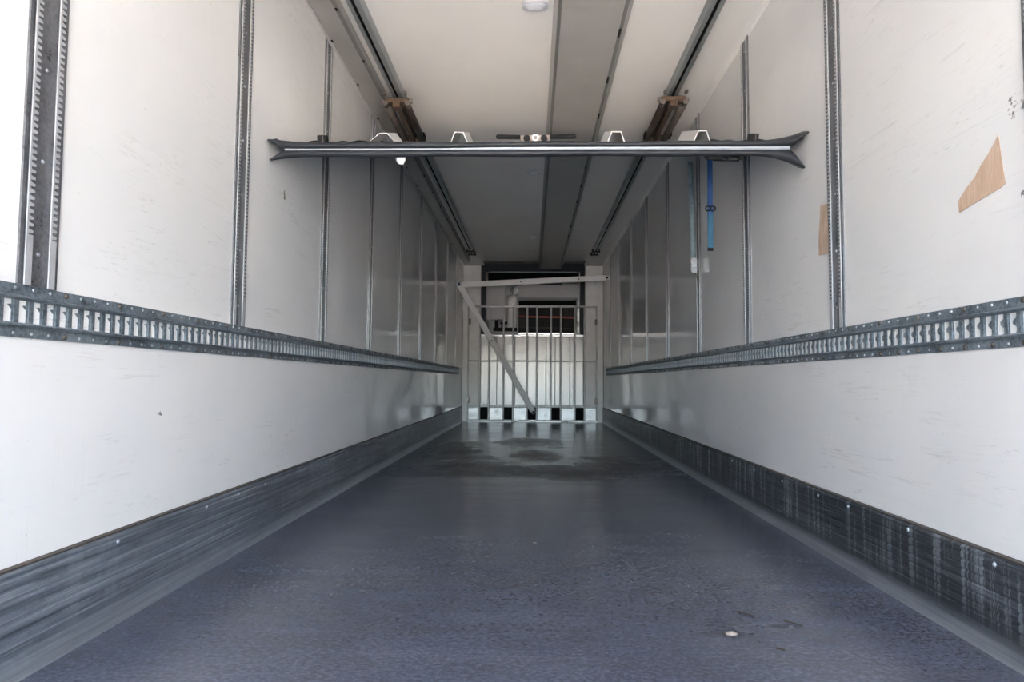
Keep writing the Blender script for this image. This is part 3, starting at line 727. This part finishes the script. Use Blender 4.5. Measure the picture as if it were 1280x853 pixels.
segs = [(-1.139, -0.925), (-0.778, -0.506), (-0.345, -0.088), (0.072, 0.328), (0.492, 0.747), (0.907, 1.127)]
for a, c in segs: B().bbox(a, c, 0.004, 0.026, 0.035, 0.245, 0.004).build('base_plate', M['base_plate'], gr)
for a, c in zip([s_[1] for s_ in segs[:-1]], [s_[0] for s_ in segs[1:]]):
    B().box(a, c, 0.060, 0.066, 0.035, 0.25).build('vent_opening', M['dark_slot'], gr)
for a, c in ((-1.15, -0.36), (-0.25, -0.02), (0.06, 0.50), (0.62, 1.14)): B().bbox(a, c, -0.045, 0.03, 0.001, 0.022, 0.004).build('floor_angle', M['base_plate'], gr)
for sx in (-1, 1):
    for z in (1.756, 0.372): B().bbox(sx*1.112-0.02, sx*1.112+0.02, -0.03, 0.0, z-0.05, z+0.05, 0.004).build('hinge', M['steel_dirty'], gr)
# ------------------------------------------------------------------ two aluminium load bars at the front
def loadbar(p0, p1, w, d, label, name='load_bar'):
    p0, p1 = Vector(p0), Vector(p1); L = (p1-p0).length
    t = thing(name, label, 'load bar', p0, 'aluminium load bars'); dx = (p1-p0).normalized()
    yv = Vector((0, 1, 0)); zv = dx.cross(yv).normalized(); yv = zv.cross(dx).normalized()
    mm = Matrix((dx, yv, zv)).transposed().to_4x4(); mm.translation = p0; t.matrix_world = mm
    B().bbox(0.055, L-0.055, -d/2, d/2, -w/2, w/2, 0.008).build('beam', M['alu_white'], t)
    for a, c in ((0.0, 0.075), (L-0.075, L)):
        e = B().bbox(a, c, -d/2+0.006, d/2-0.006, -w/2+0.010, w/2-0.010, 0.006); eo = e.build('end_fitting', M['galv'], t)
        m_ = (a+c)/2
        B().bbox(m_-0.02, m_+0.02, -d/2-0.004, -d/2+0.01, -0.012, 0.012, 0.003).build('latch_slot', M['black_plastic'], eo)
    for f in (0.42, 0.80): B().tube([(L*f, -d/2-0.003, 0), (L*f, -d/2+0.004, 0)], 0.010, 10).build('hole', M['dark_slot'], t)
    return t
loadbar((-1.218, 10.93, 2.258), (1.222, 10.90, 2.375), 0.088, 0.05, 'nearly level pale aluminium load bar spanning the front end')
loadbar((-1.205, 10.855, 2.29), (0.035, 11.905, 0.155), 0.095, 0.05, 'slanting pale aluminium load bar leaning against the grille')

# ------------------------------------------------------------------ litter on the floor
def pebble(x, y, r, label):
    b = B(); n, rg = 10, 5
    for i in range(rg+1):
        a = math.pi*i/rg
        for k in range(n):
            q = 2*math.pi*k/n; j = 1+0.18*math.sin(3*q+i*2+x*40)
            b.v.append((r*1.5*j*math.sin(a)*math.cos(q), r*j*math.sin(a)*math.sin(q), r*0.55*(1-math.cos(a))))
    for i in range(rg):
        for k in range(n): b.f.append((i*n+k, i*n+(k+1) % n, (i+1)*n+(k+1) % n, (i+1)*n+k))
    o = b.build('pebble', M['stone'], smooth=True); o.location = (x, y, 0.0005); tag(o, label, 'pebble')
pebble(0.559, 1.985, 0.012, 'small pale pebble on the floor at front right')
pebble(0.010, 3.05, 0.006, 'tiny pale crumb on the floor near the centre line')
def twig(pts, r, label):
    p0 = Vector(pts[0])
    o = B().tube([Vector(p)-p0 for p in pts], r, 6).build('twig', M['twig'], smooth=True); o.location = p0; tag(o, label, 'twig', 'twigs on the floor')
twig([(0.640, 2.19, 0.0035), (0.655, 2.17, 0.004), (0.672, 2.145, 0.0035)], 0.0025, 'thin dark twig lying beyond the pale pebble')
twig([(0.752, 2.115, 0.0035), (0.768, 2.095, 0.004), (0.790, 2.072, 0.0035)], 0.0025, 'thin dark twig to the right of the pale pebble')
twig([(0.655, 1.90, 0.003), (0.672, 1.885, 0.004)], 0.0028, 'short dark twig nearer the camera than the pebble')
